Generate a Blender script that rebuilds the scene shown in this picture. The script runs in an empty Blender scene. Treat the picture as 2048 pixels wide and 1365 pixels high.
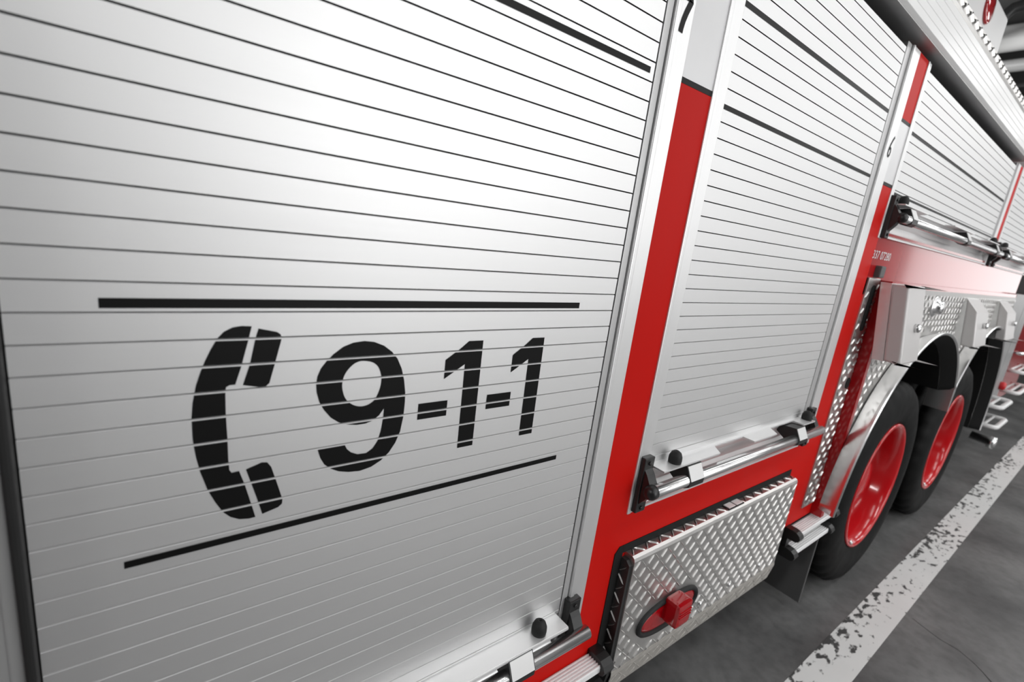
import bpy, bmesh, math, random
from mathutils import Vector, Matrix
from mathutils.geometry import tessellate_polygon
random.seed(4)
scene = bpy.context.scene
COL = scene.collection
PI = math.pi

# ---------------------------------------------------------------- camera, view, world, lights
CAM = Vector((0.0, -0.62, 1.519))
RIGHT = Vector((0.791572, -0.597813, 0.126626))
DOWN = Vector((-0.040604, -0.258215, -0.965234))
FWD = Vector((0.609726, 0.75891, -0.22867))
cd = bpy.data.cameras.new('camera'); cam = bpy.data.objects.new('camera', cd); COL.objects.link(cam)
M = Matrix.Identity(4)
for i, v in enumerate((RIGHT, -DOWN, -FWD)):
    for j in range(3): M[j][i] = v[j]
M.translation = CAM
cam.matrix_world = M
cd.sensor_width = 36.0; cd.sensor_fit = 'HORIZONTAL'
cd.lens = 36.0 * 979.177 / 2048
cd.clip_start = 0.01; cd.clip_end = 100
cd.dof.use_dof = True; cd.dof.focus_distance = 1.0; cd.dof.aperture_fstop = 3.6
scene.camera = cam
vs = scene.view_settings
vs.view_transform = 'Standard'; vs.look = 'None'; vs.gamma = 1.0; vs.exposure = 0.88; vs.use_curve_mapping = False

world = bpy.data.worlds.new('world'); scene.world = world; world.use_nodes = True
bg = world.node_tree.nodes['Background']; bg.inputs[0].default_value = (0.8, 0.8, 0.8, 1); bg.inputs[1].default_value = 0.1

def area(name, loc, size, power, rot=(0, 0, 0)):
    l = bpy.data.lights.new(name, 'AREA'); l.shape = 'RECTANGLE'; l.size, l.size_y = size; l.energy = power
    o = bpy.data.objects.new(name, l); o.location = loc; o.rotation_euler = rot; COL.objects.link(o); return o
# rows of fluorescent fittings under the hall ceiling (beside the truck), plus added fills
for x, y, z, p in ((1.9, -1.35, 3.5, 6), (3.9, -1.35, 3.5, 7), (6.3, -1.35, 3.5, 12), (8.7, -1.35, 3.5, 12),
                   (-3.6, -1.0, 3.4, 45), (-0.2, -3.1, 3.35, 14), (2.2, -3.1, 3.35, 23), (5.0, -3.1, 3.35, 11), (7.8, -3.1, 3.35, 18), (10.6, -3.1, 3.35, 20)):  # leftmost two are added fills for rear-facing sides and the upper left
    area('ceiling_and_fill_lamp', (x, y, z), (1.5, 0.3), p)

pl = bpy.data.lights.new('duct_fill_light', 'POINT'); pl.energy = 60; pl.shadow_soft_size = 0.15  # added point light without a fitting, brightens the ducts overhead
po = bpy.data.objects.new('duct_fill_light', pl); po.location = (6.4, 1.6, 3.7); COL.objects.link(po)

# ---------------------------------------------------------------- materials
def mat(name, col, metal=0.0, rough=0.5, spec=0.5, coat=0.0, emit=None):
    m = bpy.data.materials.new(name); m.use_nodes = True
    b = m.node_tree.nodes['Principled BSDF']
    b.inputs['Base Color'].default_value = (*col, 1); b.inputs['Metallic'].default_value = metal
    b.inputs['Roughness'].default_value = rough; b.inputs['Specular IOR Level'].default_value = spec
    b.inputs['Coat Weight'].default_value = coat; b.inputs['Coat Roughness'].default_value = 0.06
    return m
def vary(m, scale, lo, hi, amount=0.06, detail=4):
    """procedural variation of roughness and colour in object space"""
    t = m.node_tree; b = t.nodes['Principled BSDF']
    tc = t.nodes.new('ShaderNodeTexCoord'); mp = t.nodes.new('ShaderNodeMapping'); mp.inputs['Scale'].default_value = scale
    n = t.nodes.new('ShaderNodeTexNoise'); n.inputs['Scale'].default_value = 1.0; n.inputs['Detail'].default_value = detail
    r = t.nodes.new('ShaderNodeMapRange'); r.inputs['To Min'].default_value = lo; r.inputs['To Max'].default_value = hi
    t.links.new(tc.outputs['Object'], mp.inputs['Vector']); t.links.new(mp.outputs['Vector'], n.inputs['Vector'])
    t.links.new(n.outputs['Fac'], r.inputs['Value']); t.links.new(r.outputs['Result'], b.inputs['Roughness'])
    c = b.inputs['Base Color'].default_value[:3]
    mx = t.nodes.new('ShaderNodeMix'); mx.data_type = 'RGBA'
    mx.inputs[6].default_value = (*[v * (1 - amount) for v in c], 1); mx.inputs[7].default_value = (*[min(1, v * (1 + amount)) for v in c], 1)
    t.links.new(n.outputs['Fac'], mx.inputs[0]); t.links.new(mx.outputs[2], b.inputs['Base Color'])
    return m
SLAT = vary(mat('satin_slat', (0.74, 0.74, 0.74), 0.94, 0.51), (3, 3, 220), 0.48, 0.54, 0.015)
TAPE = vary(mat('white_tape', (0.74, 0.74, 0.745), 0.25, 0.35), (30, 30, 30), 0.32, 0.40, 0.02)
FRAME = vary(mat('white_anodised_frame', (0.80, 0.80, 0.80), 0.80, 0.45), (60, 60, 4), 0.42, 0.48, 0.02)
ALU = vary(mat('bright_aluminium', (0.82, 0.82, 0.815), 0.9, 0.32), (6, 60, 60), 0.27, 0.38, 0.04)
LEDGE = vary(mat('ledge_aluminium', (0.86, 0.86, 0.86), 0.6, 0.36), (4, 50, 50), 0.32, 0.42, 0.03)
EDGE = mat('lit_slat_edge', (0.72, 0.72, 0.72), 0.0, 0.6)  # pale matte ledges stand in for ceiling light caught on slat edges
SEAL = mat('grey_seal', (0.55, 0.55, 0.55), 0.5, 0.42)
TREAD = vary(mat('tread_plate_metal', (0.66, 0.65, 0.635), 1.0, 0.3), (25, 25, 25), 0.33, 0.42, 0.08)
DIRTY = vary(mat('dusty_tread_plate', (0.46, 0.44, 0.41), 0.6, 0.5), (60, 60, 60), 0.45, 0.65, 0.18)
POLISH = vary(mat('polished_fender', (0.76, 0.76, 0.76), 1.0, 0.3), (5, 5, 5), 0.26, 0.36, 0.05)
CHROME = mat('chrome', (0.74, 0.74, 0.74), 1.0, 0.26)
RED = vary(mat('red_paint', (0.56, 0.008, 0.005), 0.0, 0.45, 0.08, 0.0), (9, 9, 9), 0.40, 0.50, 0.05)
GLOSSRED = mat('glossy_red_paint', (0.40, 0.006, 0.009), 0.0, 0.16, 0.3, 0.35)
WHEELRED = mat('red_wheel_enamel', (0.52, 0.008, 0.012), 0.0, 0.2, 0.4, 0.3)
BLACK = mat('black_vinyl', (0.004, 0.004, 0.004), 0.0, 0.42, 0.16)
PLASTIC = mat('black_plastic', (0.012, 0.012, 0.012), 0.0, 0.38, 0.5)
RUBBER = vary(mat('black_rubber', (0.014, 0.014, 0.014), 0.0, 0.6, 0.35), (20, 20, 20), 0.55, 0.7, 0.2)
TYRE = vary(mat('tyre_rubber', (0.0045, 0.0045, 0.0045), 0.0, 0.6, 0.14), (14, 14, 14), 0.5, 0.75, 0.3)
FLAP = vary(mat('mud_flap_rubber', (0.10, 0.10, 0.10), 0.0, 0.6, 0.4), (8, 8, 8), 0.5, 0.7, 0.2)
DARK = mat('dark_cavity', (0.012, 0.012, 0.012), 0.0, 0.8, 0.2)
LENS = mat('red_lamp_lens', (0.50, 0.0, 0.005), 0.0, 0.12, 0.6, 0.6)
LENS.node_tree.nodes['Principled BSDF'].inputs['Transmission Weight'].default_value = 0.25
WHITEP = vary(mat('white_painted_metal', (0.78, 0.78, 0.775), 0.0, 0.35, 0.5, 0.2), (9, 9, 9), 0.3, 0.4, 0.03)
OVERHANG = vary(mat('white_overhang_paint', (0.88, 0.88, 0.875), 0.0, 0.35, 0.5, 0.1), (9, 9, 9), 0.3, 0.4, 0.02)
STEPM = vary(mat('ribbed_step_aluminium', (0.86, 0.86, 0.86), 0.0, 0.5), (9, 60, 60), 0.36, 0.45, 0.03)
SIDEM = mat('dark_side_plate', (0.035, 0.035, 0.035), 0.3, 0.5)
LIDM = vary(mat('pale_grey_lid', (0.62, 0.605, 0.598), 0.2, 0.4), (9, 9, 9), 0.36, 0.45, 0.04)
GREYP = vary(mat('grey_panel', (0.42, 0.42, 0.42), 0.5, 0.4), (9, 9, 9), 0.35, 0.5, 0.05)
PIPE = mat('white_pipe', (0.72, 0.72, 0.71), 0.0, 0.4)
BEAM = mat('dark_steel', (0.05, 0.05, 0.05), 0.0, 0.6)
WHITETEXT = mat('white_lettering', (0.75, 0.72, 0.72), 0.0, 0.5)

def concrete():
    m = bpy.data.materials.new('concrete_floor'); m.use_nodes = True; t = m.node_tree; b = t.nodes['Principled BSDF']
    tc = t.nodes.new('ShaderNodeTexCoord')
    def noise(scale, detail, sc=(1, 1, 1)):
        mp = t.nodes.new('ShaderNodeMapping'); mp.inputs['Scale'].default_value = sc
        n = t.nodes.new('ShaderNodeTexNoise'); n.inputs['Scale'].default_value = scale; n.inputs['Detail'].default_value = detail
        t.links.new(tc.outputs['Object'], mp.inputs['Vector']); t.links.new(mp.outputs['Vector'], n.inputs['Vector']); return n
    n1 = noise(2.2, 8); n2 = noise(26, 6); n3 = noise(9, 3, (1, 1, 1))
    r1 = t.nodes.new('ShaderNodeValToRGB'); r1.color_ramp.elements[0].position = 0.3; r1.color_ramp.elements[1].position = 0.72
    r1.color_ramp.elements[0].color = (0.082, 0.082, 0.082, 1); r1.color_ramp.elements[1].color = (0.215, 0.215, 0.213, 1)
    t.links.new(n1.outputs['Fac'], r1.inputs['Fac'])
    r2 = t.nodes.new('ShaderNodeValToRGB'); r2.color_ramp.elements[0].position = 0.25; r2.color_ramp.elements[1].position = 0.6
    r2.color_ramp.elements[0].color = (0.55, 0.55, 0.55, 1); r2.color_ramp.elements[1].color = (1, 1, 1, 1)
    t.links.new(n2.outputs['Fac'], r2.inputs['Fac'])
    mx = t.nodes.new('ShaderNodeMix'); mx.data_type = 'RGBA'; mx.blend_type = 'MULTIPLY'; mx.inputs[0].default_value = 0.6
    t.links.new(r1.outputs['Color'], mx.inputs[6]); t.links.new(r2.outputs['Color'], mx.inputs[7])
    t.links.new(mx.outputs[2], b.inputs['Base Color'])
    rr = t.nodes.new('ShaderNodeMapRange'); rr.inputs['To Min'].default_value = 0.30; rr.inputs['To Max'].default_value = 0.55
    t.links.new(n3.outputs['Fac'], rr.inputs['Value']); t.links.new(rr.outputs['Result'], b.inputs['Roughness'])
    bp = t.nodes.new('ShaderNodeBump'); bp.inputs['Strength'].default_value = 0.15; bp.inputs['Distance'].default_value = 0.004
    t.links.new(n2.outputs['Fac'], bp.inputs['Height']); t.links.new(bp.outputs['Normal'], b.inputs['Normal'])
    return m
def worn_paint():
    m = bpy.data.materials.new('worn_white_floor_paint'); m.use_nodes = True; t = m.node_tree; b = t.nodes['Principled BSDF']
    tc = t.nodes.new('ShaderNodeTexCoord')
    def noise(scale, detail, sc):
        mp = t.nodes.new('ShaderNodeMapping'); mp.inputs['Scale'].default_value = sc
        n = t.nodes.new('ShaderNodeTexNoise'); n.inputs['Scale'].default_value = scale; n.inputs['Detail'].default_value = detail
        t.links.new(tc.outputs['Object'], mp.inputs['Vector']); t.links.new(mp.outputs['Vector'], n.inputs['Vector']); return n
    n1 = noise(22, 8, (0.8, 1.5, 1)); n2 = noise(1.7, 3, (1, 1, 1)); n3 = noise(5, 4, (1, 1, 1))
    # more wear towards the side next to the truck (larger y)
    sep = t.nodes.new('ShaderNodeSeparateXYZ'); t.links.new(tc.outputs['Object'], sep.inputs[0])
    my = t.nodes.new('ShaderNodeMapRange'); my.inputs['From Min'].default_value = -0.07; my.inputs['From Max'].default_value = 0.07
    my.inputs['To Min'].default_value = -0.055; my.inputs['To Max'].default_value = 0.075
    t.links.new(sep.outputs['Y'], my.inputs['Value'])
    a = t.nodes.new('ShaderNodeMath'); a.operation = 'MULTIPLY_ADD'; a.inputs[1].default_value = 0.55
    t.links.new(n2.outputs['Fac'], a.inputs[0]); t.links.new(n1.outputs['Fac'], a.inputs[2])
    a2 = t.nodes.new('ShaderNodeMath'); a2.operation = 'ADD'; t.links.new(a.outputs[0], a2.inputs[0]); t.links.new(my.outputs['Result'], a2.inputs[1])
    r = t.nodes.new('ShaderNodeValToRGB'); r.color_ramp.elements[0].position = 0.845; r.color_ramp.elements[1].position = 0.915
    r.color_ramp.elements[0].color = (0, 0, 0, 1); r.color_ramp.elements[1].color = (1, 1, 1, 1)
    t.links.new(a2.outputs[0], r.inputs['Fac'])
    pr = t.nodes.new('ShaderNodeMix'); pr.data_type = 'RGBA'
    pr.inputs[6].default_value = (0.70, 0.70, 0.69, 1); pr.inputs[7].default_value = (0.82, 0.82, 0.81, 1); t.links.new(n3.outputs['Fac'], pr.inputs[0])
    mx = t.nodes.new('ShaderNodeMix'); mx.data_type = 'RGBA'
    t.links.new(r.outputs['Color'], mx.inputs[0]); t.links.new(pr.outputs[2], mx.inputs[6]); mx.inputs[7].default_value = (0.055, 0.055, 0.055, 1)
    t.links.new(mx.outputs[2], b.inputs['Base Color']); b.inputs['Roughness'].default_value = 0.6
    return m
FLOOR = concrete(); PAINT = worn_paint()
WALLM = vary(mat('grey_wall', (0.14, 0.14, 0.14), 0.0, 0.8), (2, 2, 2), 0.7, 0.9, 0.05)
CEILM = vary(mat('dark_ceiling', (0.06, 0.06, 0.059), 0.0, 0.8), (3, 3, 3), 0.7, 0.9, 0.2)

# ---------------------------------------------------------------- mesh helpers
def box(bm, x0, x1, y0, y1, z0, z1, bev=0.0, mi=0):
    vs_ = [bm.verts.new((x, y, z)) for x in (x0, x1) for y in (y0, y1) for z in (z0, z1)]
    idx = [(0, 1, 3, 2), (4, 6, 7, 5), (0, 4, 5, 1), (2, 3, 7, 6), (0, 2, 6, 4), (1, 5, 7, 3)]
    fs = [bm.faces.new([vs_[i] for i in q]) for q in idx]
    for f in fs: f.material_index = mi
    if bev > 0:
        es = list({e for f in fs for e in f.edges})
        r = bmesh.ops.bevel(bm, geom=es, offset=bev, segments=2, affect='EDGES', profile=0.6)
        for f in r['faces']: f.material_index = mi
    return fs
def prism_x(bm, prof, x0, x1, mi=0):
    """extrude a closed (y, z) outline along x"""
    a = [bm.verts.new((x0, y, z)) for y, z in prof]; b = [bm.verts.new((x1, y, z)) for y, z in prof]
    n = len(prof); fs = []
    for i in range(n):
        fs.append(bm.faces.new((a[i], a[(i + 1) % n], b[(i + 1) % n], b[i])))
    for ring, flip in ((a, True), (b, False)):
        for t in tessellate_polygon([[Vector((0, y, z)) for y, z in prof]]):
            fs.append(bm.faces.new([ring[i] for i in (t[::-1] if flip else t)]))
    for f in fs: f.material_index = mi
    return fs
def prism_y(bm, prof, y0, y1, mi=0):
    """extrude a closed (x, z) outline along y"""
    a = [bm.verts.new((x, y0, z)) for x, z in prof]; b = [bm.verts.new((x, y1, z)) for x, z in prof]
    n = len(prof); fs = []
    for i in range(n): fs.append(bm.faces.new((a[i], a[(i + 1) % n], b[(i + 1) % n], b[i])))
    for ring in (a, b):
        for t in tessellate_polygon([[Vector((x, z, 0)) for x, z in prof]]): fs.append(bm.faces.new([ring[i] for i in t]))
    for f in fs: f.material_index = mi
    return fs
def prism_z(bm, prof, z0, z1, mi=0):
    a = [bm.verts.new((x, y, z0)) for x, y in prof]; b = [bm.verts.new((x, y, z1)) for x, y in prof]
    n = len(prof); fs = []
    for i in range(n): fs.append(bm.faces.new((a[i], a[(i + 1) % n], b[(i + 1) % n], b[i])))
    for ring in (a, b):
        for t in tessellate_polygon([[Vector((x, y, 0)) for x, y in prof]]): fs.append(bm.faces.new([ring[i] for i in t]))
    for f in fs: f.material_index = mi
    return fs
def tube(bm, pts, r, n=14, mi=0, cap=True):
    pts = [Vector(p) for p in pts]; rings = []
    up = Vector((0, 0, 1))
    for i, p in enumerate(pts):
        d = (pts[min(i + 1, len(pts) - 1)] - pts[max(i - 1, 0)]).normalized()
        u = d.cross(up)
        if u.length < 1e-3: u = d.cross(Vector((1, 0, 0)))
        u.normalize(); v = u.cross(d).normalized()
        rr = r[i] if isinstance(r, (list, tuple)) else r
        rings.append([bm.verts.new(p + (u * math.cos(2 * PI * k / n) + v * math.sin(2 * PI * k / n)) * rr) for k in range(n)])
    for a, b in zip(rings, rings[1:]):
        for k in range(n):
            f = bm.faces.new((a[k], a[(k + 1) % n], b[(k + 1) % n], b[k])); f.material_index = mi; f.smooth = True
    if cap:
        for q in (rings[0], rings[-1]):
            f = bm.faces.new(q); f.material_index = mi
def lathe_y(bm, prof, cx, cz, n=64, mi=0, closed=False, wob=None):
    """revolve (radius, y) profile about the y axis through (cx, cz)"""
    rings = []
    for k in range(n):
        a = 2 * PI * k / n
        rings.append([bm.verts.new((cx + (r + (wob(k, j) if wob else 0)) * math.cos(a), y, cz + (r + (wob(k, j) if wob else 0)) * math.sin(a))) for j, (r, y) in enumerate(prof)])
    m = len(prof)
    for k in range(n):
        A, B = rings[k], rings[(k + 1) % n]
        for j in range(m if closed else m - 1):
            f = bm.faces.new((A[j], A[(j + 1) % m], B[(j + 1) % m], B[j])); f.material_index = mi; f.smooth = True
def dome(bm, c, axis, prof, n=20, mi=0):
    """revolve (radius, height) profile about axis through c"""
    axis = Vector(axis).normalized(); u = axis.cross(Vector((0.3, 1, 0.2))).normalized(); v = axis.cross(u)
    rings = [[bm.verts.new(Vector(c) + axis * h + (u * math.cos(2 * PI * k / n) + v * math.sin(2 * PI * k / n)) * max(r, 1e-4)) for k in range(n)] for r, h in prof]
    for a, b in zip(rings, rings[1:]):
        for k in range(n):
            f = bm.faces.new((a[k], a[(k + 1) % n], b[(k + 1) % n], b[k])); f.smooth = True; f.material_index = mi
    for q in (rings[0], rings[-1]):
        f = bm.faces.new(q); f.material_index = mi
def bumps(bm, o, u, v, nn, inside, w, h, pitch=0.027, L=0.0125, W=0.0032, H=0.0022, mi=0):
    """raised lozenges of a tread plate over a w x h patch at o, axes u, v, normal nn"""
    o, u, v, nn = Vector(o), Vector(u), Vector(v), Vector(nn)
    nu, nv = int(w / pitch), int(h / pitch)
    for i in range(nu + 1):
        for j in range(nv + 1):
            a, b = (i + 0.5) * pitch, (j + 0.5) * pitch
            if a > w - 0.006 or b > h - 0.006 or (inside and not inside(a, b)): continue
            s = 1 if (i + j) % 2 else -1
            d = (u + v * s).normalized(); e = nn.cross(d).normalized(); c = o + u * a + v * b
            base = [bm.verts.new(c + d * x * L + e * y * W) for x, y in ((-1, 0), (-.5, -.9), (.5, -.9), (1, 0), (.5, .9), (-.5, .9))]
            top = [bm.verts.new(c + d * x * L * 0.62 + nn * H) for x in (-1, 1)]
            t0, t1 = top; q = base
            for f in ((q[0], q[1], t0), (q[1], q[2], t1, t0), (q[2], q[3], t1), (q[3], q[4], t1), (q[4], q[5], t0, t1), (q[5], q[0], t0)):
                ff = bm.faces.new(f); ff.material_index = mi
def smooth_outline(p, k=4):
    out = []; n = len(p)
    for i in range(n):
        p0, p1, p2, p3 = (Vector(p[(i + d) % n]) for d in (-1, 0, 1, 2))
        for s in range(k):
            t = s / k
            out.append(tuple(0.5 * ((2 * p1) + (p2 - p0) * t + (2 * p0 - 5 * p1 + 4 * p2 - p3) * t * t + (3 * p1 - p0 - 3 * p2 + p3) * t ** 3)))
    return out
def finish(bm, name, mats, parent=None, smooth_angle=None):
    bmesh.ops.recalc_face_normals(bm, faces=bm.faces[:])
    me = bpy.data.meshes.new(name); bm.to_mesh(me); bm.free()
    for m in (mats if isinstance(mats, (list, tuple)) else [mats]): me.materials.append(m)
    o = bpy.data.objects.new(name, me); COL.objects.link(o)
    if parent is not None:
        o.parent = parent
        o.location = -parent.location if parent.type == 'EMPTY' else (0, 0, 0)
    return o
def tag(o, label=None, cat=None, group=None, kind=None):
    if label: o['label'] = label
    if cat: o['category'] = cat
    if group: o['group'] = group
    if kind: o['kind'] = kind
    return o
def NB(): return bmesh.new()

# ---------------------------------------------------------------- the hall
bm = NB(); box(bm, -6, 18, -7, 6, -0.125, -0.025)
floor = tag(finish(bm, 'floor', FLOOR), 'grey concrete garage floor with fine cracks', kind='structure')
def ribbon(bm, pts, w, z=-0.0244):
    vs_ = []
    for i, (x, y) in enumerate(pts):
        a = Vector(pts[max(i - 1, 0)]); b = Vector(pts[min(i + 1, len(pts) - 1)]); d = (b - a).normalized(); n = Vector((-d.y, d.x))
        ww = w * (0.5 + 0.6 * random.random())
        vs_.append((bm.verts.new((x + n.x * ww, y + n.y * ww, z)), bm.verts.new((x - n.x * ww, y - n.y * ww, z))))
    for a, b in zip(vs_, vs_[1:]): bm.faces.new((a[0], b[0], b[1], a[1]))
bm = NB(); ribbon(bm, [(2.833, -0.337), (2.803, -0.409), (2.789, -0.448), (2.789, -0.509), (2.759, -0.564), (2.728, -0.6), (2.688, -0.637), (2.63, -0.682)], 0.0018)
tag(finish(bm, 'crack', DARK, floor), 'thin dark crack in the concrete')
bm = NB(); box(bm, -6, 18, -7.2, -7, -0.025, 4.6); tag(finish(bm, 'wall_left', WALLM), 'grey hall wall opposite the truck', kind='structure')
bm = NB(); box(bm, -6, 18, 6, 6.2, -0.025, 4.6); tag(finish(bm, 'wall_right', WALLM), 'grey hall wall behind the truck', kind='structure')
bm = NB(); box(bm, -6.2, -6, -7, 6, -0.025, 4.6); tag(finish(bm, 'wall_back', WALLM), 'grey hall wall at the rear of the truck', kind='structure')
bm = NB(); box(bm, 18, 18.2, -7, 6, -0.025, 4.6); tag(finish(bm, 'wall_front', WALLM), 'grey hall wall ahead of the truck', kind='structure')
def glow_mat(name, strength):  # emission for the unseen wall panels added to light the truck
    m = bpy.data.materials.new(name); m.use_nodes = True; b = m.node_tree.nodes['Principled BSDF']
    b.inputs['Base Color'].default_value = (0.3, 0.3, 0.3, 1); b.inputs['Emission Color'].default_value = (1, 1, 1, 1); b.inputs['Emission Strength'].default_value = strength; return m
bm = NB(); box(bm, 17.94, 18.0, -3.9, -0.6, 0.9, 3.6); tag(finish(bm, 'glow_panel_1', glow_mat('front_glow', 0.95)), 'added glowing panel on the wall ahead of the truck', kind='structure')  # unseen panel added for bright reflections in the far red paint
bm = NB(); box(bm, 0.7, 5.2, -7.0, -6.94, 0.3, 4.1); tag(finish(bm, 'glow_panel_2', glow_mat('near_glow', 1.85)), 'added bright glowing panel opposite the rear of the truck', kind='structure')  # unseen panel added so the near slats reflect something bright
bm = NB(); box(bm, 5.6, 14.0, -7.0, -6.94, 0.8, 3.8); tag(finish(bm, 'glow_panel_3', glow_mat('far_glow', 1.05)), 'long added glowing panel opposite the front of the truck', kind='structure')  # unseen panel added to brighten the farther shutters
bm = NB(); box(bm, -6, 18, -7, 6, 4.6, 4.8); tag(finish(bm, 'ceiling', CEILM), 'dark hall ceiling above the truck', kind='structure')
# painted floor line
bm = NB(); box(bm, -3.0, 9.0, -0.0735, 0.0735, 0.0, 0.0012)
ln = finish(bm, 'floor_line', PAINT); ln.location = (3.0, -0.2350, -0.025)
tag(ln, 'worn white painted line on the concrete beside the truck', 'floor line')
# ceiling services ahead of the truck
def ceiling_item(name, x, z, r, label, cat, m, sq=None):
    bm = NB()
    if sq: box(bm, x - sq[0], x + sq[0], -1.5, 4.0, z - sq[1], z + sq[1], 0.02)
    else: tube(bm, [(x, -1.5, z), (x, 4.0, z)], r, 18)
    o = tag(finish(bm, name, m), label, cat)
    for y in (-0.8, 0.9, 2.6):
        bm = NB(); box(bm, x - 0.012, x + 0.012, y - 0.012, y + 0.012, z, 4.6); finish(bm, 'hanger_rod', BEAM, o)
    return o
ceiling_item('ceiling_duct', 8.0, 4.28, 0.14, 'thick white duct hanging under the dark ceiling, nearest the truck roof', 'duct', PIPE)
ceiling_item('ceiling_pipe', 8.9, 4.26, 0.075, 'thinner white pipe under the ceiling, second beyond the duct', 'pipe', PIPE)
ceiling_item('cable_tray', 9.6, 4.2, 0, 'narrow dark steel cable tray under the ceiling behind the white pipe', 'cable tray', BEAM, (0.05, 0.03))
bm = NB()
tube(bm, [(7.4, -1.5, 4.40), (7.4, 0.85, 4.40), (7.38, 1.02, 4.36), (7.34, 1.10, 4.25), (7.30, 1.18, 4.10), (7.28, 1.4, 4.03), (7.28, 3.0, 4.0)], 0.055, 12)
tag(finish(bm, 'exhaust_hose', PLASTIC), 'black bent hose hanging under the ceiling above the roof box', 'hose')

# ---------------------------------------------------------------- the truck
truck = bpy.data.objects.new('fire_truck', None); COL.objects.link(truck); truck.location = (3.0, 1.25, 0.0)
tag(truck, 'red and white fire truck with roller shutters and red wheels parked on the concrete floor', 'fire truck')
P = 0.0313629
G7, G6 = 1.72946, 1.77830
ZT = 2.187

# red body
bm = NB()
box(bm, 0.80, 0.915, -0.004, 0.06, 0.42, 1.810)
box(bm, 0.915, 2.19, -0.004, 0.06, 0.53, 0.93)
box(bm, 1.93, 2.19, -0.004, 0.06, 0.93, 1.50)
box(bm, 1.93, 2.04, -0.004, 0.06, 1.50, 1.797)
box(bm, -0.6, 0.80, -0.004, 0.06, 0.48, 0.581)
box(bm, -0.6, -0.16, -0.004, 0.06, 0.581, 2.4)
finish(bm, 'body', RED, truck)
for x0, x1, za, zb in ((1.93, 2.04, 2.0, ZT), (3.88, 3.96, 1.66, ZT), (0.80, 0.915, 2.0, 2.4)):
    bm = NB(); box(bm, x0, x1, -0.004, 0.06, za, zb); finish(bm, 'body_panel', RED, truck)
bm = NB(); box(bm, 2.172, 2.2, -0.046, 0.0, 0.53, 1.495)
box(bm, 2.2, 4.95, -0.043, 0.0, 1.475, 1.495)
finish(bm, 'side_step', GLOSSRED, truck)
bm = NB(); box(bm, 2.04, 5.2, -0.004, 0.06, 1.44, 1.66); finish(bm, 'forward_body', GLOSSRED, truck)
bm = NB(); box(bm, -0.6, 7.5, 0.12, 2.4, 0.95, 2.42); box(bm, -0.6, 2.12, 0.12, 2.4, 0.45, 0.95); box(bm, 4.92, 7.5, 0.2, 2.4, 0.5, 0.95)
finish(bm, 'body_core', DARK, truck)
bm = NB(); box(bm, -0.6, 7.5, 0.75, 1.7, 0.55, 0.95); finish(bm, 'chassis', DARK, truck)
# white band across the panels
for x0, x1, za, zb in ((0.80, 0.915, 1.820, 1.99), (1.93, 2.04, 1.808, 1.99)):
    bm = NB(); box(bm, x0, x1, -0.004, 0.06, za, zb); o = finish(bm, 'white_band', TAPE, truck)
    bm = NB(); box(bm, x0, x1, -0.0045, 0.05, za - 0.010, za); finish(bm, 'band_border', BLACK, o)
    bm = NB(); box(bm, x0, x1, -0.0045, 0.05, zb, zb + 0.010); finish(bm, 'band_border', BLACK, o)

# ---- door posts
def post(x0, x1, z0, z1, ridge, seal, name='door_post'):
    """aluminium post; ridge: x of the raised lip; seal: (x0, x1) of the grey guide strip"""
    bm = NB()
    w = 0.006
    box(bm, x0, x1, -0.005, 0.05, z0, z1, 0.001)
    box(bm, ridge - w, ridge + w, -0.0075, 0.0, z0, z1, 0.002)
    o = finish(bm, name, FRAME, truck)
    if seal:
        bm = NB(); box(bm, seal[0], seal[1], -0.001, 0.03, z0, z1, 0.0015); finish(bm, 'guide_strip', SEAL, o)
    return o
post(0.757, 0.808, 0.578, 2.4, 0.764, (0.7375, 0.7545))
post(0.911, 0.958, 0.888, 2.4, 0.916, None)
post(1.864, 1.935, 0.888, ZT, 1.871, (1.8265, 1.861))
post(2.024, 2.060, 1.636, ZT, 2.030, None)
post(3.805, 3.885, 1.636, ZT, 3.815, (3.788, 3.802))
post(3.955, 4.0, 1.636, 2.4, 3.962, None)
lp = post(-0.165, -0.108, 0.578, 2.4, -0.112, None)
lp.data.materials[0] = GREYP  # post coloured grey to stand in for the darker left edge
bm = NB(); box(bm, -0.1055, -0.0965, -0.017, 0.03, 0.578, 2.4, 0.003); tag(finish(bm, 'guide_strip', RUBBER, lp), 'added black strip that darkens the slats beside it')  # added strip, its reflection darkens the slats next to the post

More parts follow.
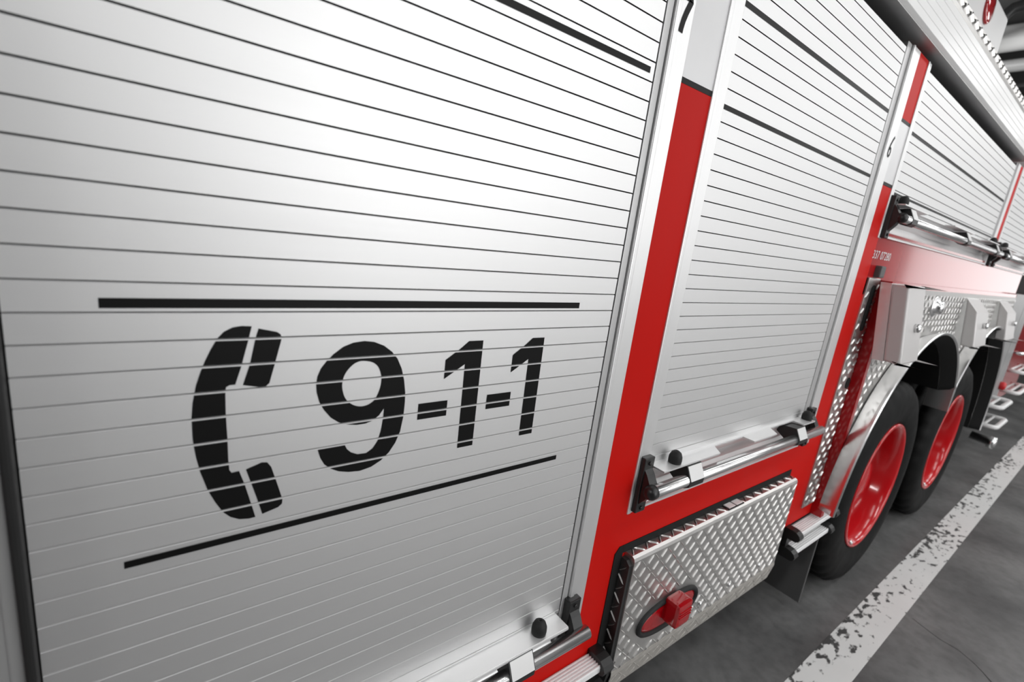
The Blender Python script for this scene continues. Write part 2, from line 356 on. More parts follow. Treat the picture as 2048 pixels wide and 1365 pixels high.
# ---- decals cut at the slat grooves
def flat_mesh(outer, hole=None):
    loops = [outer] + ([hole] if hole else [])
    vl = [[Vector((x, z, 0)) for x, z in l] for l in loops]
    flat = [p for l in vl for p in l]
    tr = tessellate_polygon(vl)
    return flat, tr
def decal(name, outer, parent, g0, hole=None, m=BLACK, y=-0.0006, cut=True):
    flat, tr = flat_mesh(outer, hole)
    zs = [p.y for p in flat]; out = bmesh.new()
    if not cut: bands = [(min(zs) - 1, max(zs) + 1)]
    else:
        k0 = math.floor((min(zs) - g0) / P); k1 = math.floor((max(zs) - g0) / P)
        bands = [(g0 + k * P + 0.0002, g0 + (k + 1) * P - 0.0033) for k in range(k0, k1 + 1)]
    for lo, hi in bands:
        b = bmesh.new(); vv = [b.verts.new((p.x, y, p.y)) for p in flat]
        for t in tr:
            try: b.faces.new([vv[i] for i in t])
            except ValueError: pass
        for co, no in (((0, 0, lo), (0, 0, -1)), ((0, 0, hi), (0, 0, 1))):
            bmesh.ops.bisect_plane(b, geom=b.verts[:] + b.edges[:] + b.faces[:], plane_co=co, plane_no=no, clear_outer=True)
        me = bpy.data.meshes.new('t'); b.to_mesh(me); b.free(); out.from_mesh(me); bpy.data.meshes.remove(me)
    o = finish(out, name, m, parent)
    for f in o.data.polygons:
        if f.normal.y > 0: f.flip()
    return o
def rect(x0, x1, z0, z1): return [(x0, z0), (x1, z0), (x1, z1), (x0, z1)]

# ---- roller doors
def curtain(name, x0, x1, zlo, zhi, g0):
    bm = NB()
    k0 = math.floor((zlo - g0) / P) ; k1 = math.ceil((zhi - g0) / P)
    yb = 0.006
    for k in range(k0, k1):
        a, b = g0 + k * P, g0 + (k + 1) * P
        a = max(a, zlo); b = min(b, zhi)
        if b - a < 0.002: continue
        prof = [(0.0055, a + 0.0003), (0.0, a), (0.0, b - 0.0025), (0.0006, b - 0.0021), (0.0040, b - 0.0014), (0.0055, b - 0.0003)]
        va = [bm.verts.new((x0, y, z)) for y, z in prof]; vb = [bm.verts.new((x1, y, z)) for y, z in prof]
        for i in range(len(prof) - 1): bm.faces.new((va[i], va[i + 1], vb[i + 1], vb[i])).material_index = 1 if i in (0, 4) else (2 if i in (2, 3) else 0)  # groove undersides and backs coloured dark in place of shade
    box(bm, x0, x1, yb, yb + 0.012, zlo, zhi, 0, 1)
    return finish(bm, name, [SLAT, DARK, EDGE], truck)

def lift_gear(door, x0, x1, zb, zl, bx0, bx1, clamps, notches, brackets, stops):
    """bottom rail with its ledge, rubber stops, lift bar, clamps and end brackets"""
    bm = NB()
    D = -0.045
    front = [(x1, D), (x1, 0.004), (x0, 0.004), (x0, D)]
    prof = [(x0, 0.004), (x0, D)]
    for a, b in notches: prof += [(a, D), (a + 0.03, -0.010), (b + 0.01, -0.010), (b + 0.01 - 0.02 + 0.02, D)]
    prof += [(x1, D), (x1, 0.004)]
    prism_z(bm, prof, zl - 0.004, zl)
    box(bm, x0, x1, D - 0.002, D + 0.003, zl - 0.007, zl - 0.001, 0.0015) if not notches else None
    # face under the ledge and the curved sill behind the bar
    prism_x(bm, [(0.004, zl - 0.004), (0.0, zl - 0.004), (0.012, zb + 0.01), (0.014, zb - 0.02), (0.006, zb - 0.045), (-0.006, zb - 0.060), (-0.012, zb - 0.062), (-0.012, zb - 0.068), (0.02, zb - 0.068), (0.02, zl - 0.004)], x0 - 0.01, x1 + 0.01)
    finish(bm, 'bottom_rail', LEDGE, door)
    for x in stops:
        bm = NB(); dome(bm, (x, -0.024, zl), (0, 0, 1), [(0.0158, 0), (0.0165, 0.007), (0.0158, 0.017), (0.0122, 0.026), (0.0065, 0.0303), (0.0034, 0.031), (0.0030, 0.024)], 24)
        finish(bm, 'rubber_stop', RUBBER, door)
    bm = NB(); tube(bm, [(bx0, -0.047, zb), (bx0 + 0.001, -0.047, zb), (bx1 - 0.001, -0.047, zb), (bx1, -0.047, zb)], [0.0135, 0.0155, 0.0155, 0.0135], 28)
    finish(bm, 'lift_bar', CHROME, door)
    if notches:
        bm = NB(); dome(bm, (bx0 + 0.002, -0.047, zb), (-1, 0, 0), [(0.0172, -0.012), (0.0175, 0.0), (0.0155, 0.006), (0.009, 0.011), (0.0, 0.0125)], 20)
        finish(bm, 'bar_end_cap', PLASTIC, door)
    for c in clamps:
        bm = NB()
        prism_x(bm, [(0.010, zb + 0.034), (-0.02, zb + 0.036), (-0.047, zb + 0.038), (-0.064, zb + 0.004), (-0.063, zb - 0.012), (-0.050, zb - 0.020), (-0.030, zb - 0.016), (0.010, zb + 0.010)], c - 0.031, c + 0.031)
        finish(bm, 'bar_clamp', PLASTIC, door)
        bm = NB(); prism_x(bm, [(-0.0465, zb + 0.0365), (-0.0490, zb + 0.0370), (-0.0655, zb + 0.004), (-0.0630, zb + 0.0035)], c - 0.0285, c + 0.0285)
        tag(finish(bm, 'clamp_pad', WHITEP, door), 'white pad on the clamp')
    for b in brackets:
        bm = NB()
        box(bm, b - 0.018, b + 0.018, -0.020, 0.0, zb - 0.070, zb + 0.072, 0.003)
        prism_x(bm, [(-0.018, zb + 0.046), (-0.028, zb + 0.034), (-0.040, zb + 0.014), (-0.044, zb - 0.006), (-0.036, zb - 0.024), (-0.018, zb - 0.048)], b - 0.014, b + 0.014)
        dome(bm, (b, -0.020, zb + 0.058), (0, -1, 0), [(0.005, 0), (0.005, 0.003), (0.003, 0.0036)], 10)
        dome(bm, (b, -0.020, zb - 0.058), (0, -1, 0), [(0.005, 0), (0.005, 0.003), (0.003, 0.0036)], 10)
        finish(bm, 'bar_bracket', PLASTIC, door)

d7 = curtain('roller_door', -0.095, 0.7345, 0.684, 2.4, G7)
tag(d7, 'nearest wide shutter with telephone emblem and 9-1-1 numerals')
for a, b, z0, z1 in ((-0.027, 0.643, 1.388, 1.3985), (-0.020, 0.646, 1.085, 1.094), (-0.2 + 0.13, 0.7235, 1.803, 1.813)):
    decal('stripe', rect(a, b, z0, z1), d7, G7)
PH_BODY = [(0.1086, 1.3665), (0.1057, 1.3522), (0.0979, 1.3183), (0.0916, 1.2961), (0.0855, 1.2959), (0.0822, 1.2938), (0.0813, 1.2891), (0.0816, 1.2606), (0.0832, 1.2269), (0.0839, 1.2011), (0.085, 1.1863), (0.0873, 1.182), (0.0955, 1.1825), (0.1015, 1.1632), (0.1102, 1.1288), (0.114, 1.1129), (0.1065, 1.1126), (0.0955, 1.115), (0.0859, 1.1209), (0.0777, 1.1303), (0.0698, 1.1459), (0.0622, 1.1641), (0.0549, 1.1902), (0.0509, 1.2107), (0.0482, 1.2331), (0.0476, 1.26), (0.049, 1.2783), (0.0525, 1.2987), (0.0569, 1.3138), (0.0612, 1.3262), (0.0676, 1.3411), (0.0741, 1.3534), (0.0805, 1.3608), (0.0891, 1.3656), (0.0979, 1.3672)]
PH_EAR = [(0.1159, 1.3637), (0.1359, 1.3589), (0.1401, 1.3558), (0.1414, 1.3503), (0.1341, 1.3184), (0.1284, 1.2946), (0.1241, 1.2903), (0.1188, 1.29), (0.0997, 1.2947), (0.107, 1.3203), (0.1125, 1.3506)]
PH_MOUTH = [(0.1031, 1.1829), (0.1209, 1.1889), (0.1272, 1.1876), (0.1318, 1.1805), (0.1405, 1.1506), (0.1461, 1.1301), (0.1457, 1.1237), (0.141, 1.1196), (0.1221, 1.115), (0.1151, 1.1414)]
em = decal('telephone_emblem', PH_BODY, d7, G7)
for q in (PH_EAR, PH_MOUTH):
    e2 = decal('tmp', q, d7, G7); b = bmesh.new(); b.from_mesh(em.data); b.from_mesh(e2.data); b.to_mesh(em.data); b.free()
    me = e2.data; bpy.data.objects.remove(e2); bpy.data.meshes.remove(me)
tag(em, 'black telephone handset emblem')
NINE = [(0.1886, 1.1956), (0.2243, 1.1962), (0.2289, 1.1867), (0.2349, 1.1806), (0.2444, 1.1757), (0.2574, 1.1749), (0.2667, 1.1807), (0.2733, 1.191), (0.2772, 1.2056), (0.2795, 1.2254), (0.2799, 1.2416), (0.273, 1.2314), (0.2639, 1.2245), (0.2534, 1.2215), (0.2407, 1.2214), (0.227, 1.2241), (0.2157, 1.2289), (0.2046, 1.2377), (0.1956, 1.2493), (0.189, 1.2616), (0.185, 1.2756), (0.184, 1.2868), (0.1853, 1.2978), (0.1893, 1.3084), (0.1961, 1.3178), (0.205, 1.3271), (0.2172, 1.3363), (0.2298, 1.3412), (0.2451, 1.343), (0.2587, 1.3411), (0.2731, 1.3352), (0.2856, 1.3258), (0.295, 1.3146), (0.3024, 1.2995), (0.3076, 1.2819), (0.3111, 1.2616), (0.3118, 1.2463), (0.3111, 1.2234), (0.3078, 1.2005), (0.3014, 1.1833), (0.2923, 1.1693), (0.2804, 1.1586), (0.2661, 1.1512), (0.2494, 1.1484), (0.233, 1.1503), (0.2191, 1.1544), (0.2077, 1.1609), (0.1987, 1.1695), (0.1929, 1.1804)]
NINE_HOLE = [(0.2468, 1.3147), (0.2583, 1.3119), (0.2669, 1.3047), (0.272, 1.2924), (0.2728, 1.2803), (0.2705, 1.2685), (0.2654, 1.257), (0.2575, 1.2506), (0.2472, 1.2484), (0.2368, 1.2509), (0.2276, 1.2573), (0.2217, 1.2657), (0.2185, 1.2765), (0.2179, 1.2857), (0.2196, 1.2947), (0.2242, 1.3034), (0.2314, 1.3108), (0.2389, 1.3144)]
tag(decal('digit', NINE, d7, G7, smooth_outline(NINE_HOLE, 3)), 'black numeral nine')
for dx, w, lb in ((0.4133, 1.0, 'first'), (0.5430, 0.95, 'second')):
    one = [(0.0, 1.3358), (0.0265, 1.3358), (0.0285, 1.1535), (-0.001, 1.1535), (-0.0035, 1.2985), (-0.0390, 1.2768), (-0.0393, 1.3074), (-0.0136, 1.3250)]
    tag(decal('digit', [(dx + x, z) for x, z in one], d7, G7), 'black numeral one, %s of two' % lb)
decal('dash', rect(0.3345, 0.3846, 1.2150, 1.2408), d7, G7)
decal('dash', rect(0.4602, 0.5099, 1.2155, 1.2410), d7, G7)
lift_gear(d7, -0.09, 0.722, 0.648, 0.690, -0.15, 0.787, (0.588, 0.06), [], (0.764, -0.135), (0.654, -0.02))

d6 = curtain('roller_door', 0.9575, 1.8235, 1.002, 2.172, G6)
tag(d6, 'middle shutter, between the two numbered posts')
decal('stripe', rect(0.958, 1.8235, 1.8015, 1.811), d6, G6, cut=False)
decal('stripe', rect(0.958, 1.8235, 1.988, 1.9985), d6, G6, cut=False)
lift_gear(d6, 0.965, 1.815, 0.965, 1.008, 0.920, 1.885, (1.088, 1.70), [(1.21, 1.385), (1.535, 1.715)], (0.939, 1.862), (1.035, 1.795))

d5 = curtain('roller_door', 2.060, 3.785, 1.749, 2.172, G6 - 0.0085)
tag(d5, 'third shutter, above the rear wheels')
decal('stripe', rect(2.065, 3.78, 1.785, 1.793), d5, G6, cut=False)
decal('stripe', rect(2.065, 3.78, 1.978, 1.987), d5, G6, cut=False)
lift_gear(d5, 2.066, 3.78, 1.708, 1.755, 2.055, 3.87, (2.15, 3.0, 3.70), [(2.35, 2.75), (3.15, 3.5)], (2.060, 3.86), (2.11, 3.72))
bm = NB(); box(bm, 2.06, 3.79, 0.02, 0.05, 1.63, 1.76); finish(bm, 'recess_panel', GREYP, d5)
d4 = curtain('roller_door', 4.0, 5.4, 1.755, 2.4, G6)
tag(d4, 'farthest shutter, at the right edge')
lift_gear(d4, 4.005, 5.4, 1.708, 1.755, 3.98, 5.4, (4.1, 5.2), [(4.4, 4.8)], (3.98,), (4.06, 5.1))

# ---- compartment numbers and registration
def stroke(name, pts, w, y, m, parent):
    bm = NB(); vs_ = []
    pts = [Vector(p) for p in pts]
    for i, p in enumerate(pts):
        d = (pts[min(i + 1, len(pts) - 1)] - pts[max(i - 1, 0)]).normalized(); n = Vector((-d.y, d.x)) * w / 2
        vs_.append((bm.verts.new((p.x + n.x, y, p.y + n.y)), bm.verts.new((p.x - n.x, y, p.y - n.y))))
    for a, b in zip(vs_, vs_[1:]): bm.faces.new((a[0], b[0], b[1], a[1]))
    return finish(bm, name, m, parent)
tag(stroke('compartment_number', [(0.7785, 1.8830), (0.7790, 1.8900), (0.7815, 1.9030), (0.7865, 1.9170), (0.7910, 1.9270), (0.7950, 1.9360), (0.7952, 1.9400), (0.7650, 1.9400)], 0.0125, -0.0056, BLACK, truck), 'black numeral seven on the white post')
tag(stroke('compartment_number', [(1.9215, 1.9390), (1.9130, 1.9290), (1.9040, 1.9140), (1.8985, 1.9000), (1.8975, 1.8890), (1.9015, 1.8810), (1.9085, 1.8795), (1.9150, 1.8850), (1.9170, 1.8940), (1.9140, 1.9020), (1.9080, 1.9040), (1.9010, 1.9000)], 0.0080, -0.0056, BLACK, truck), 'black numeral six on the white post')
tc = bpy.data.curves.new('t', 'FONT'); tc.body = '337 07280'; tc.size = 0.042; tc.space_character = 1.02
to = bpy.data.objects.new('t', tc); COL.objects.link(to)
bpy.context.view_layer.update()
me = bpy.data.meshes.new_from_object(to.evaluated_get(bpy.context.evaluated_depsgraph_get()))
bpy.data.objects.remove(to)
xs = [v.co.x for v in me.vertices]; sx = 0.185 / (max(xs) - min(xs))
for v in me.vertices: v.co = Vector((2.030 + (v.co.x - min(xs)) * sx, -0.0055, 1.567 + v.co.y * 0.95))
me.materials.clear(); me.materials.append(WHITETEXT)
tx = bpy.data.objects.new('registration_number', me); COL.objects.link(tx); tx.parent = truck; tx.location = -truck.location
tag(tx, 'small white registration figures on the red panel')

# ---- roof overhang, tread rail, roof box
bm = NB()
X0, X1 = -0.6, 3.86
face = [(0.10, 2.208), (-0.030, 2.206), (-0.034, 2.209)]
z = 2.212
for i in range(5):
    face += [(-0.0393, z + 0.001), (-0.040, z + 0.002), (-0.040, z + 0.0205), (-0.0393, z + 0.0215), (-0.0388, z + 0.0225)]; z += 0.0225
face += [(-0.036, 2.330), (0.10, 2.330)]
prism_x(bm, face, X0, X1)
oh = finish(bm, 'roof_overhang', OVERHANG, truck)
bm = NB(); box(bm, X0, X1 - 0.002, -0.031, 0.10, 2.203, 2.2065); finish(bm, 'overhang_underside', GREYP, oh)  # underside coloured grey to stand in for shade below the overhang
bm = NB(); box(bm, X0, 5.5, -0.020, 0.1, 2.330, 2.342); finish(bm, 'overhang_seam', DARK, truck)
bm = NB()
rail = [(-0.026, 2.342), (-0.030, 2.352), (-0.022, 2.385), (0.0, 2.412), (0.04, 2.430), (0.12, 2.435), (0.12, 2.342)]
prism_x(bm, rail, X0, 5.5)
for (ya, za), (yb, zb_) in zip(rail[1:4], rail[2:5]):
    v = Vector((0, yb - ya, zb_ - za)); n = Vector((0, -(zb_ - za), yb - ya)).normalized()
    bumps(bm, (1.2, ya, za), (1, 0, 0), v.normalized(), n, None, 4.2, v.length + 0.004, 0.036, 0.021, 0.0065, 0.006)
finish(bm, 'tread_rail', TREAD, truck)
bm = NB(); box(bm, 2.0, 3.22, 0.10, 0.6, 2.44, 2.715, 0.012)
rb = finish(bm, 'roof_box', WHITEP, truck); tag(rb, 'white box on the roof with a red lamp')
bm = NB(); dome(bm, (2.87, 0.100, 2.645), (0, -1, 0), [(0.062, 0), (0.062, 0.006), (0.056, 0.010), (0.03, 0.013), (0.0, 0.014)], 28)
tag(finish(bm, 'marker_lamp', LENS, rb), 'red round lamp')

# ---- tread plate locker with lamp
bm = NB()
lx0, lx1, ly, lzt, lzb = 0.926, 1.845, -0.035, 0.765, 0.422
prof = [(0.0, lzt + 0.012), (-0.026, lzt + 0.012), (-0.033, lzt + 0.008), (ly - 0.0005, lzt), (ly, lzb), (ly + 0.012, 0.360), (0.075, 0.352), (0.075, lzt - 0.02), (0.0, lzt - 0.02)]
prism_x(bm, prof, lx0 + 0.012, lx1)
bms = bmesh.new(); prism_x(bms, [(0.0, lzt), (-0.02, lzt), (ly + 0.004, lzt - 0.010), (ly + 0.004, lzb + 0.004), (ly + 0.016, 0.362), (0.07, 0.356), (0.07, lzt - 0.03), (0.0, lzt - 0.03)], lx0, lx0 + 0.0125)
cx, cz = 1.150, 0.535
BX = -0.040
bumps(bm, (lx0 + 0.012, ly, lzb + 0.01), (1, 0, 0), (0, 0, 1), (0, -1, 0), lambda a, b: ((a + lx0 + 0.012 - cx) / 0.165) ** 2 + ((b + lzb + 0.01 - cz) / 0.075) ** 2 > 1, lx1 - lx0 - 0.014, lzt - lzb - 0.012, 0.0275, 0.0180, 0.0026, 0.0028)
bumps(bms, (lx0 - 0.0001, 0.0, lzb), (0, -1, 0), (0, 0, 1), (-1, 0, 0), None, 0.034, lzt - lzb - 0.02, 0.0275, 0.0165, 0.0026, 0.0028, 1)
bumps(bm, (lx0 + 0.012, -0.002, lzt + 0.012), (1, 0, 0), (0, -1, 0), (0, 0, 1), None, lx1 - lx0 - 0.014, 0.027, 0.0275, 0.0150, 0.0034, 0.003)
locker = finish(bm, 'tread_plate_locker', TREAD, truck)
tag(locker, 'silver tread plate locker under the middle shutter')
finish(bms, 'side_flange', [SIDEM, TREAD], locker)
bm = NB()
d = Vector((0, 0.012, 0.360 - lzb)); L = d.length; d.normalize(); n = Vector((0, d.z, -d.y))
pr = [(ly - 0.001, lzb + 0.012), (ly - 0.002, lzb), (ly + 0.010, 0.359), (ly + 0.016, 0.359), (ly + 0.004, lzb + 0.002), (ly + 0.003, lzb + 0.012)]
prism_x(bm, pr, lx0 + 0.012, lx1)
bumps(bm, (lx0 + 0.012, ly - 0.002, lzb), (1, 0, 0), d, n, None, lx1 - lx0 - 0.014, L, 0.030, 0.0165, 0.0024, 0.0014)
tag(finish(bm, 'bottom_flange', DIRTY, locker), 'dusty folded bottom edge')
bm = NB(); prism_x(bm, [(0.0, lzt + 0.034), (-0.006, lzt + 0.034), (-0.006, lzt + 0.012), (0.0, lzt + 0.012)], lx0, lx1 + 0.004)
finish(bm, 'rubber_edging', DARK, locker)
bm = NB(); prism_y(bm, [(lx0 - 0.030, 0.40), (lx0 - 0.0003, 0.40), (lx0 - 0.0003, lzt + 0.034), (lx0 - 0.016, lzt + 0.034), (lx0 - 0.030, lzt + 0.018)], -0.006, 0.0)
finish(bm, 'rubber_edging', DARK, locker)
bm = NB(); box(bm, 1.385, 1.475, -0.029, 0.0, lzt + 0.012, lzt + 0.0155, 0.001); finish(bm, 'latch_surround', PLASTIC, locker)
bm = NB()
for x0 in (1.390, 1.433): box(bm, x0, x0 + 0.037, -0.026, -0.005, lzt + 0.015, lzt + 0.0175, 0.0015)
tag(finish(bm, 'latch', WHITEP, locker), 'pale flush latch')
for x in (1.33, 1.50, 1.70):
    bm = NB(); dome(bm, (x, ly, lzb + 0.055), (0, -1, 0), [(0.009, 0), (0.009, 0.003), (0.006, 0.006), (0.0, 0.007)], 16); finish(bm, 'bolt', CHROME, locker)
def oval(bm, cx, cz, a, b, prof, n=48, mi=0):
    rings = [[bm.verts.new((cx + (a - d) * math.copysign(abs(math.cos(2 * PI * k / n)) ** 0.75, math.cos(2 * PI * k / n)), y, cz + (b - d) * math.copysign(abs(math.sin(2 * PI * k / n)) ** 0.9, math.sin(2 * PI * k / n)))) for k in range(n)] for d, y in prof]
    for p, q in zip(rings, rings[1:]):
        for k in range(n):
            f = bm.faces.new((p[k], p[(k + 1) % n], q[(k + 1) % n], q[k])); f.smooth = True; f.material_index = mi
    return rings
bm = NB(); oval(bm, cx, cz, 0.140, 0.053, [(0.0, ly + 0.001), (0.001, ly - 0.006), (0.006, ly - 0.010), (0.013, ly - 0.008), (0.016, ly + 0.001)]); finish(bm, 'lamp_grommet', RUBBER, locker)
bm = NB()
rg = oval(bm, cx, cz, 0.126, 0.040, [(0.0, ly + 0.001), (0.003, ly - 0.004), (0.012, ly - 0.007)]); bm.faces.new(rg[-1])
box(bm, cx - 0.037, cx + 0.030, ly - 0.052, ly - 0.004, cz - 0.012, cz + 0.062, 0.011)
for i in range(3): box(bm, cx - 0.030, cx + 0.022, ly - 0.0545, ly - 0.051, cz + 0.022 + i * 0.008, cz + 0.0255 + i * 0.008, 0.001)
tag(finish(bm, 'marker_lamp', LENS, locker), 'red turn lamp')

# ---- running board steps
def step(x0, x1, z, caps, gap):
    bm = NB()
    for zz, w in ((z, 0.046), (z - gap, 0.046)):
        box(bm, x0, x1, -w - 0.004, -0.002, zz - 0.018, zz - 0.004)
        for i in range(6):
            y = -0.006 - i * 0.0075; prism_x(bm, [(y, zz - 0.005), (y - 0.0018, zz), (y - 0.0042, zz), (y - 0.006, zz - 0.005)], x0, x1)
    s = finish(bm, 'running_board', STEPM, truck)
    for c, sg in caps:
        bm = NB()
        for zz in (z, z - gap):
            pr = [(0.004, zz + 0.012), (-0.030, zz + 0.013), (-0.046, zz + 0.010), (-0.058, zz + 0.002), (-0.064, zz - 0.010), (-0.060, zz - 0.022), (-0.050, zz - 0.028), (0.004, zz - 0.028)]
            prism_x(bm, pr, min(c, c + sg * 0.035), max(c, c + sg * 0.035))
        box(bm, min(c, c + sg * 0.03), max(c, c + sg * 0.03), -0.02, 0.004, z - gap, z)
        finish(bm, 'end_cap', PLASTIC, s)
    return s
step(-0.5, 0.865, 0.510, [(0.865, 1)], 0.085)
step(1.985, 2.31, 0.520, [(1.985, -1), (2.31, 1)], 0.080)

# ---- tread plate strip with grip slots
bm = NB()
sx0, sx1 = 2.052, 2.168
box(bm, sx0, sx1, -0.010, 0.0, 0.585, 1.500, 0.002)
def clear(a, b):
    x, zz = sx0 + a, 0.585 + b
    return not (abs(x - 2.116) < 0.028 and 1.29 < zz < 1.49) and not (abs(x - 2.135) < 0.03 and 1.07 < zz < 1.13)
bumps(bm, (sx0, -0.010, 0.585), (1, 0, 0), (0, 0, 1), (0, -1, 0), clear, sx1 - sx0, 0.915, 0.029, 0.0165, 0.0040, 0.0034)
strip = finish(bm, 'tread_plate_strip', TREAD, truck)
def slot(cx, cz, a, b, name):
    bm = NB(); prof = []
    for k in range(24):
        t = 2 * PI * k / 24; prof.append((cx + a * math.cos(t), cz + (b - a) * (1 if math.sin(t) > 0 else -1) + a * math.sin(t)))
    prism_y(bm, prof, -0.0125, -0.0098); finish(bm, name, DARK, strip)
slot(2.116, 1.390, 0.020, 0.085, 'grip_slot'); slot(2.140, 1.100, 0.018, 0.022, 'latch_slot')
bm = NB(); box(bm, 2.095, 2.145, -0.024, 0.0, 1.503, 1.545, 0.006); finish(bm, 'stop_block', FLAP, strip)

# ---- wheels, arches
WX = (2.86, 4.14); WZ = 0.505; RA = 0.783
def wheel(cx):
    w = bpy.data.objects.new('wheel', None); COL.objects.link(w); w.parent = truck
    w.location = Vector((cx, 0.1, WZ)) - truck.location
    def sub(bm, name, m):
        o = finish(bm, name, m); o.parent = w; o.location = (-cx, -0.1, -WZ); return o
    bm = NB()
    for y0 in (-0.05, 0.275):
        prof = [(0.3180, y0 + 0.03), (0.3250, y0 + 0.006), (0.3450, y0 - 0.001), (0.3900, y0 - 0.010), (0.4548, y0 - 0.008), (0.4953, y0 + 0.004), (0.5184, y0 + 0.022), (0.5277, y0 + 0.038),
                (0.5300, y0 + 0.075), (0.5173, y0 + 0.078), (0.5173, y0 + 0.088), (0.5300, y0 + 0.091), (0.5300, y0 + 0.135), (0.5173, y0 + 0.138), (0.5173, y0 + 0.148), (0.5300, y0 + 0.151),
                (0.5300, y0 + 0.205), (0.5184, y0 + 0.25), (0.4548, y0 + 0.275), (0.3450, y0 + 0.27), (0.3180, y0 + 0.25)]
        lathe_y(bm, prof, cx, WZ, 144, wob=lambda k, j: (-0.010 if (k % 4 == 0 and 6 <= j <= 17) else 0.0))
    sub(bm, 'tyre', TYRE)
    bm = NB()
    prof = [(0.312, -0.018), (0.320, -0.034), (0.328, -0.044), (0.326, -0.052), (0.316, -0.054), (0.308, -0.046), (0.300, -0.030), (0.294, -0.004), (0.290, 0.03), (0.283, 0.06), (0.262, 0.085), (0.225, 0.098), (0.18, 0.100), (0.14, 0.098), (0.115, 0.10)]
    lathe_y(bm, prof, cx, WZ, 96); sub(bm, 'rim', WHEELRED)
    bm = NB(); lathe_y(bm, [(0.118, 0.11), (0.112, 0.06), (0.105, 0.02), (0.095, 0.006), (0.05, 0.0), (0.001, -0.001)], cx, WZ, 48); sub(bm, 'hub', WHEELRED)
    proto = None
    for k in range(10):
        a = 2 * PI * k / 10 + 0.2
        bm = NB(); dome(bm, (cx + 0.168 * math.cos(a), 0.099, WZ + 0.168 * math.sin(a)), (0, -1, 0), [(0.021, 0), (0.021, 0.006), (0.015, 0.008), (0.015, 0.03), (0.010, 0.034)], 6)
        sub(bm, 'lug_nut', CHROME)
    bm = NB()
    for a in (-2.16, -2.07): dome(bm, (cx + 0.305 * math.cos(a), -0.050, WZ + 0.305 * math.sin(a)), (0, -1, 0), [(0.009, 0), (0.010, 0.004), (0.005, 0.009)], 10)
    sub(bm, 'balance_weight', CHROME)
    return w
for cx in WX: wheel(cx)
def fender(cx, t0, t1):
    bm = NB(); n = 48; rings = []
    prof = [(RA - 0.035, -0.048), (RA, -0.108), (RA + 0.004, -0.113), (RA + 0.010, -0.113), (RA + 0.013, -0.109), (RA + 0.010, -0.098), (RA - 0.018, -0.048)]
    for k in range(n + 1):
        a = t0 + (t1 - t0) * k / n
        rings.append([bm.verts.new((cx + r * math.cos(a), y, WZ + r * math.sin(a))) for r, y in prof])
    for A, B in zip(rings, rings[1:]):
        for j in range(len(prof) - 1):
            f = bm.faces.new((A[j], A[j + 1], B[j + 1], B[j])); f.smooth = j in (0, 5); f.material_index = 1 if j == 0 else 0  # inner face coloured dark in place of shade inside the arch
    for R_ in (rings[0], rings[-1]): bm.faces.new(R_)
    return finish(bm, 'fender', [POLISH, DARK], truck)
tm = math.acos((WX[1] - WX[0]) / 2 / (RA + 0.006))
fender(WX[0], tm, PI - 0.12); fender(WX[1], -0.02, PI - tm)
bm = NB()
for cx, t0, t1 in ((WX[0], tm, 2.60), (WX[1], -0.02, PI - tm)):
    n = 40; A = []
    for k in range(n + 1):
        a = t0 + (t1 - t0) * k / n; A.append([bm.verts.new((cx + r * math.cos(a), y, WZ + r * math.sin(a))) for r, y in ((RA - 0.034, -0.047), (RA - 0.036, 0.7))])
    for p, q in zip(A, A[1:]): bm.faces.new((p[0], p[1], q[1], q[0]))
box(bm, 2.1, 4.95, 0.70, 0.72, 0.3, 1.3)
finish(bm, 'wheel_well', DARK, truck)
bm = NB(); prism_y(bm, [(3.485, 0.99), (3.535, 0.99), (3.522, 0.835), (3.500, 0.835)], -0.110, 0.0); finish(bm, 'fender_gusset', POLISH, truck)
# tread plate over the wheels
prof = [(2.2, 0.53), (2.2, 1.475), (4.95, 1.475), (4.95, 0.53)]
arc = []
for cx, t0, t1 in ((WX[1], 0.0, PI - tm), (WX[0], tm, PI)):
    for k in range(25):
        a = t0 + (t1 - t0) * k / 24; arc.append((cx + (RA - 0.030) * math.cos(a), WZ + (RA - 0.030) * math.sin(a)))
arc = [(x, max(z, 0.53)) for x, z in arc if z > WZ + 0.03 or True]
bm = NB(); prism_y(bm, [(x, z) for x, z in prof] + [(x, z) for x, z in arc if z > 0.531 and x > 2.2], -0.045, -0.03)
def offarch(a, b):
    x, zz = 2.2 + a, 0.53 + b
    return all(math.hypot(x - c, zz - WZ) > RA + 0.012 for c in WX)
bumps(bm, (2.2, -0.045, 0.53), (1, 0, 0), (0, 0, 1), (0, -1, 0), offarch, 2.75, 0.94, 0.029, 0.0165, 0.0040, 0.0034)
finish(bm, 'arch_panel', TREAD, truck)
# knob on the tread plate
bm = NB(); dome(bm, (2.83, -0.045, 1.405), (0, -1, 0), [(0.05, 0), (0.05, 0.006), (0.042, 0.010), (0.030, 0.010), (0.030, 0.030), (0.022, 0.036), (0.0, 0.038)], 28)
finish(bm, 'filler_cap', CHROME, truck)

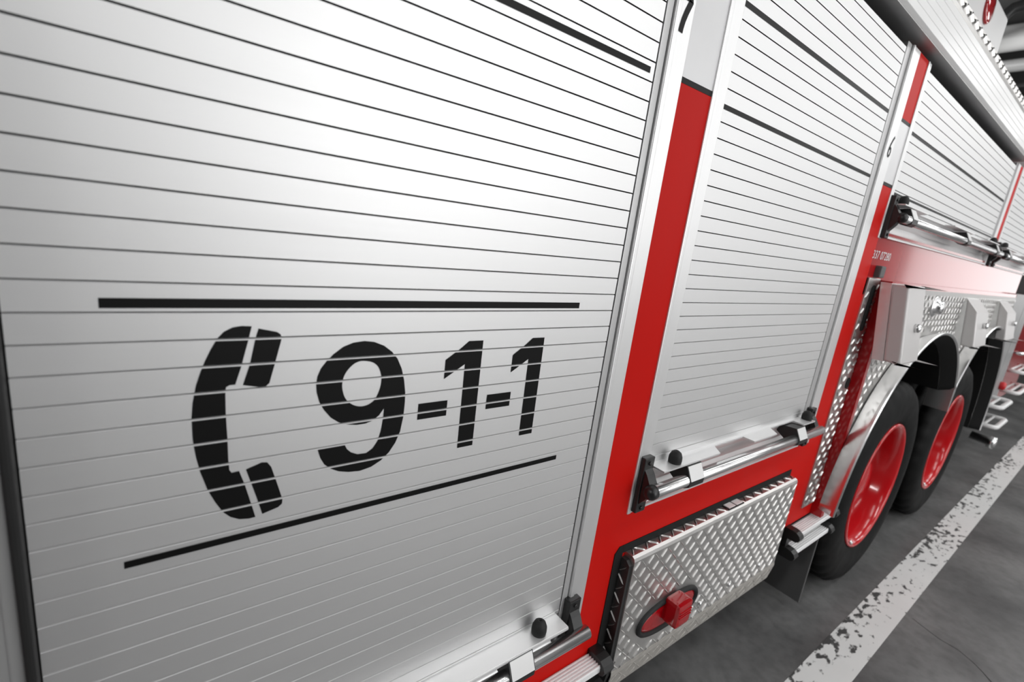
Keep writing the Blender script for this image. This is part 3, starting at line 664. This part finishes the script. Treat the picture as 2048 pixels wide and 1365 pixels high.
# ---- storage boxes on the wheel arch panel
def store_box(x0, x1, z0, z1, lean, deep, slope=0.0):
    """box body with a lid facing outwards; its lower edge stands out by lean"""
    bm = NB()
    yt, yb = -0.024, -0.024 - lean
    prism_x(bm, [(yt, z1), (yt - 0.034, z1), (yb - 0.036, z0), (yb, z0)], x0 + 0.004, x1 - 0.004)
    o = finish(bm, 'storage_box', ALU, truck)
    bm = NB(); prism_x(bm, [(yt - 0.034, z1 - 0.002), (yt - deep + 0.006, z1 + 0.001 - slope), (yt - deep, z1 - 0.006 - slope), (yb - deep, z0 + 0.006), (yb - deep + 0.006, z0 - 0.001), (yb - 0.036, z0 + 0.002)], x0, x1)
    es = [e for e in bm.edges if abs(e.verts[0].co.x - e.verts[1].co.x) < 1e-6]
    bmesh.ops.bevel(bm, geom=es, offset=0.008, segments=3, affect='EDGES', profile=0.5)
    lid = finish(bm, 'lid', LIDM, o)
    bm = NB(); dome(bm, ((x0 + x1) / 2 + 0.02, (yt + yb) / 2 - deep, (z0 + z1) / 2 - 0.01), (0, -1, 0.1), [(0.016, 0), (0.016, 0.012), (0.010, 0.018), (0.0, 0.019)], 16)
    finish(bm, 'latch_knob', CHROME, o)
    return o
store_box(2.12, 2.33, 1.215, 1.490, 0.041, 0.088)
store_box(3.37, 3.66, 1.21, 1.452, 0.03, 0.09, 0.06)
store_box(4.28, 4.58, 1.21, 1.445, 0.03, 0.09, 0.06)

# ---- mud flap ahead of the first wheel
bm = NB(); box(bm, 2.33, 2.342, -0.019, 0.46, 0.030, 0.56, 0.003); finish(bm, 'mud_flap', FLAP, truck)
# ---- forward pump bay
bm = NB(); box(bm, 4.95, 5.47, -0.045, 0.1, 0.62, 1.50, 0.004); finish(bm, 'pump_panel', GREYP, truck)
bm = NB(); box(bm, 5.49, 5.80, -0.045, 0.1, 0.62, 1.50, 0.004); finish(bm, 'pump_panel', GREYP, truck)
bm = NB(); box(bm, 5.82, 7.5, 0.02, 0.1, 0.50, 1.50); finish(bm, 'pump_bay', GLOSSRED, truck)
def bent_step(x0, x1, z, out):
    bm = NB(); pts = []
    for x, y in ((x0, -0.03), (x0, -out + 0.03), (x0 + 0.01, -out + 0.008), (x0 + 0.04, -out), (x1 - 0.04, -out), (x1 - 0.01, -out + 0.008), (x1, -out + 0.03), (x1, -0.03)): pts.append((x, y, z))
    tube(bm, pts, 0.016, 12)
    for i in range(3):
        y = -0.05 - (out - 0.06) * i / 2; tube(bm, [(x0, y, z), (x1, y, z)], 0.010, 8)
    finish(bm, 'folding_step', WHITEP, truck)
bent_step(4.97, 5.40, 0.68, 0.17); bent_step(4.97, 5.40, 0.53, 0.18); bent_step(5.9, 6.5, 0.86, 0.14); bent_step(5.9, 6.5, 0.68, 0.15)
bm = NB(); dome(bm, (5.02, -0.06, 0.42), (0, -1, -0.1), [(0.03, 0), (0.03, 0.10), (0.045, 0.105), (0.045, 0.14), (0.02, 0.15)], 18); finish(bm, 'hose_coupling', CHROME, truck)
bm = NB(); dome(bm, (5.72, -0.045, 0.74), (0, -1, 0), [(0.035, 0), (0.035, 0.03), (0.02, 0.04)], 18); finish(bm, 'drain_knob', WHEELRED, truck)
bm = NB(); tube(bm, [(5.85, -0.03, 1.02), (5.85, -0.09, 1.02), (5.9, -0.1, 1.02), (6.6, -0.1, 1.02), (6.65, -0.09, 1.02), (6.65, -0.03, 1.02)], 0.016, 12); finish(bm, 'grab_rail', CHROME, truck)
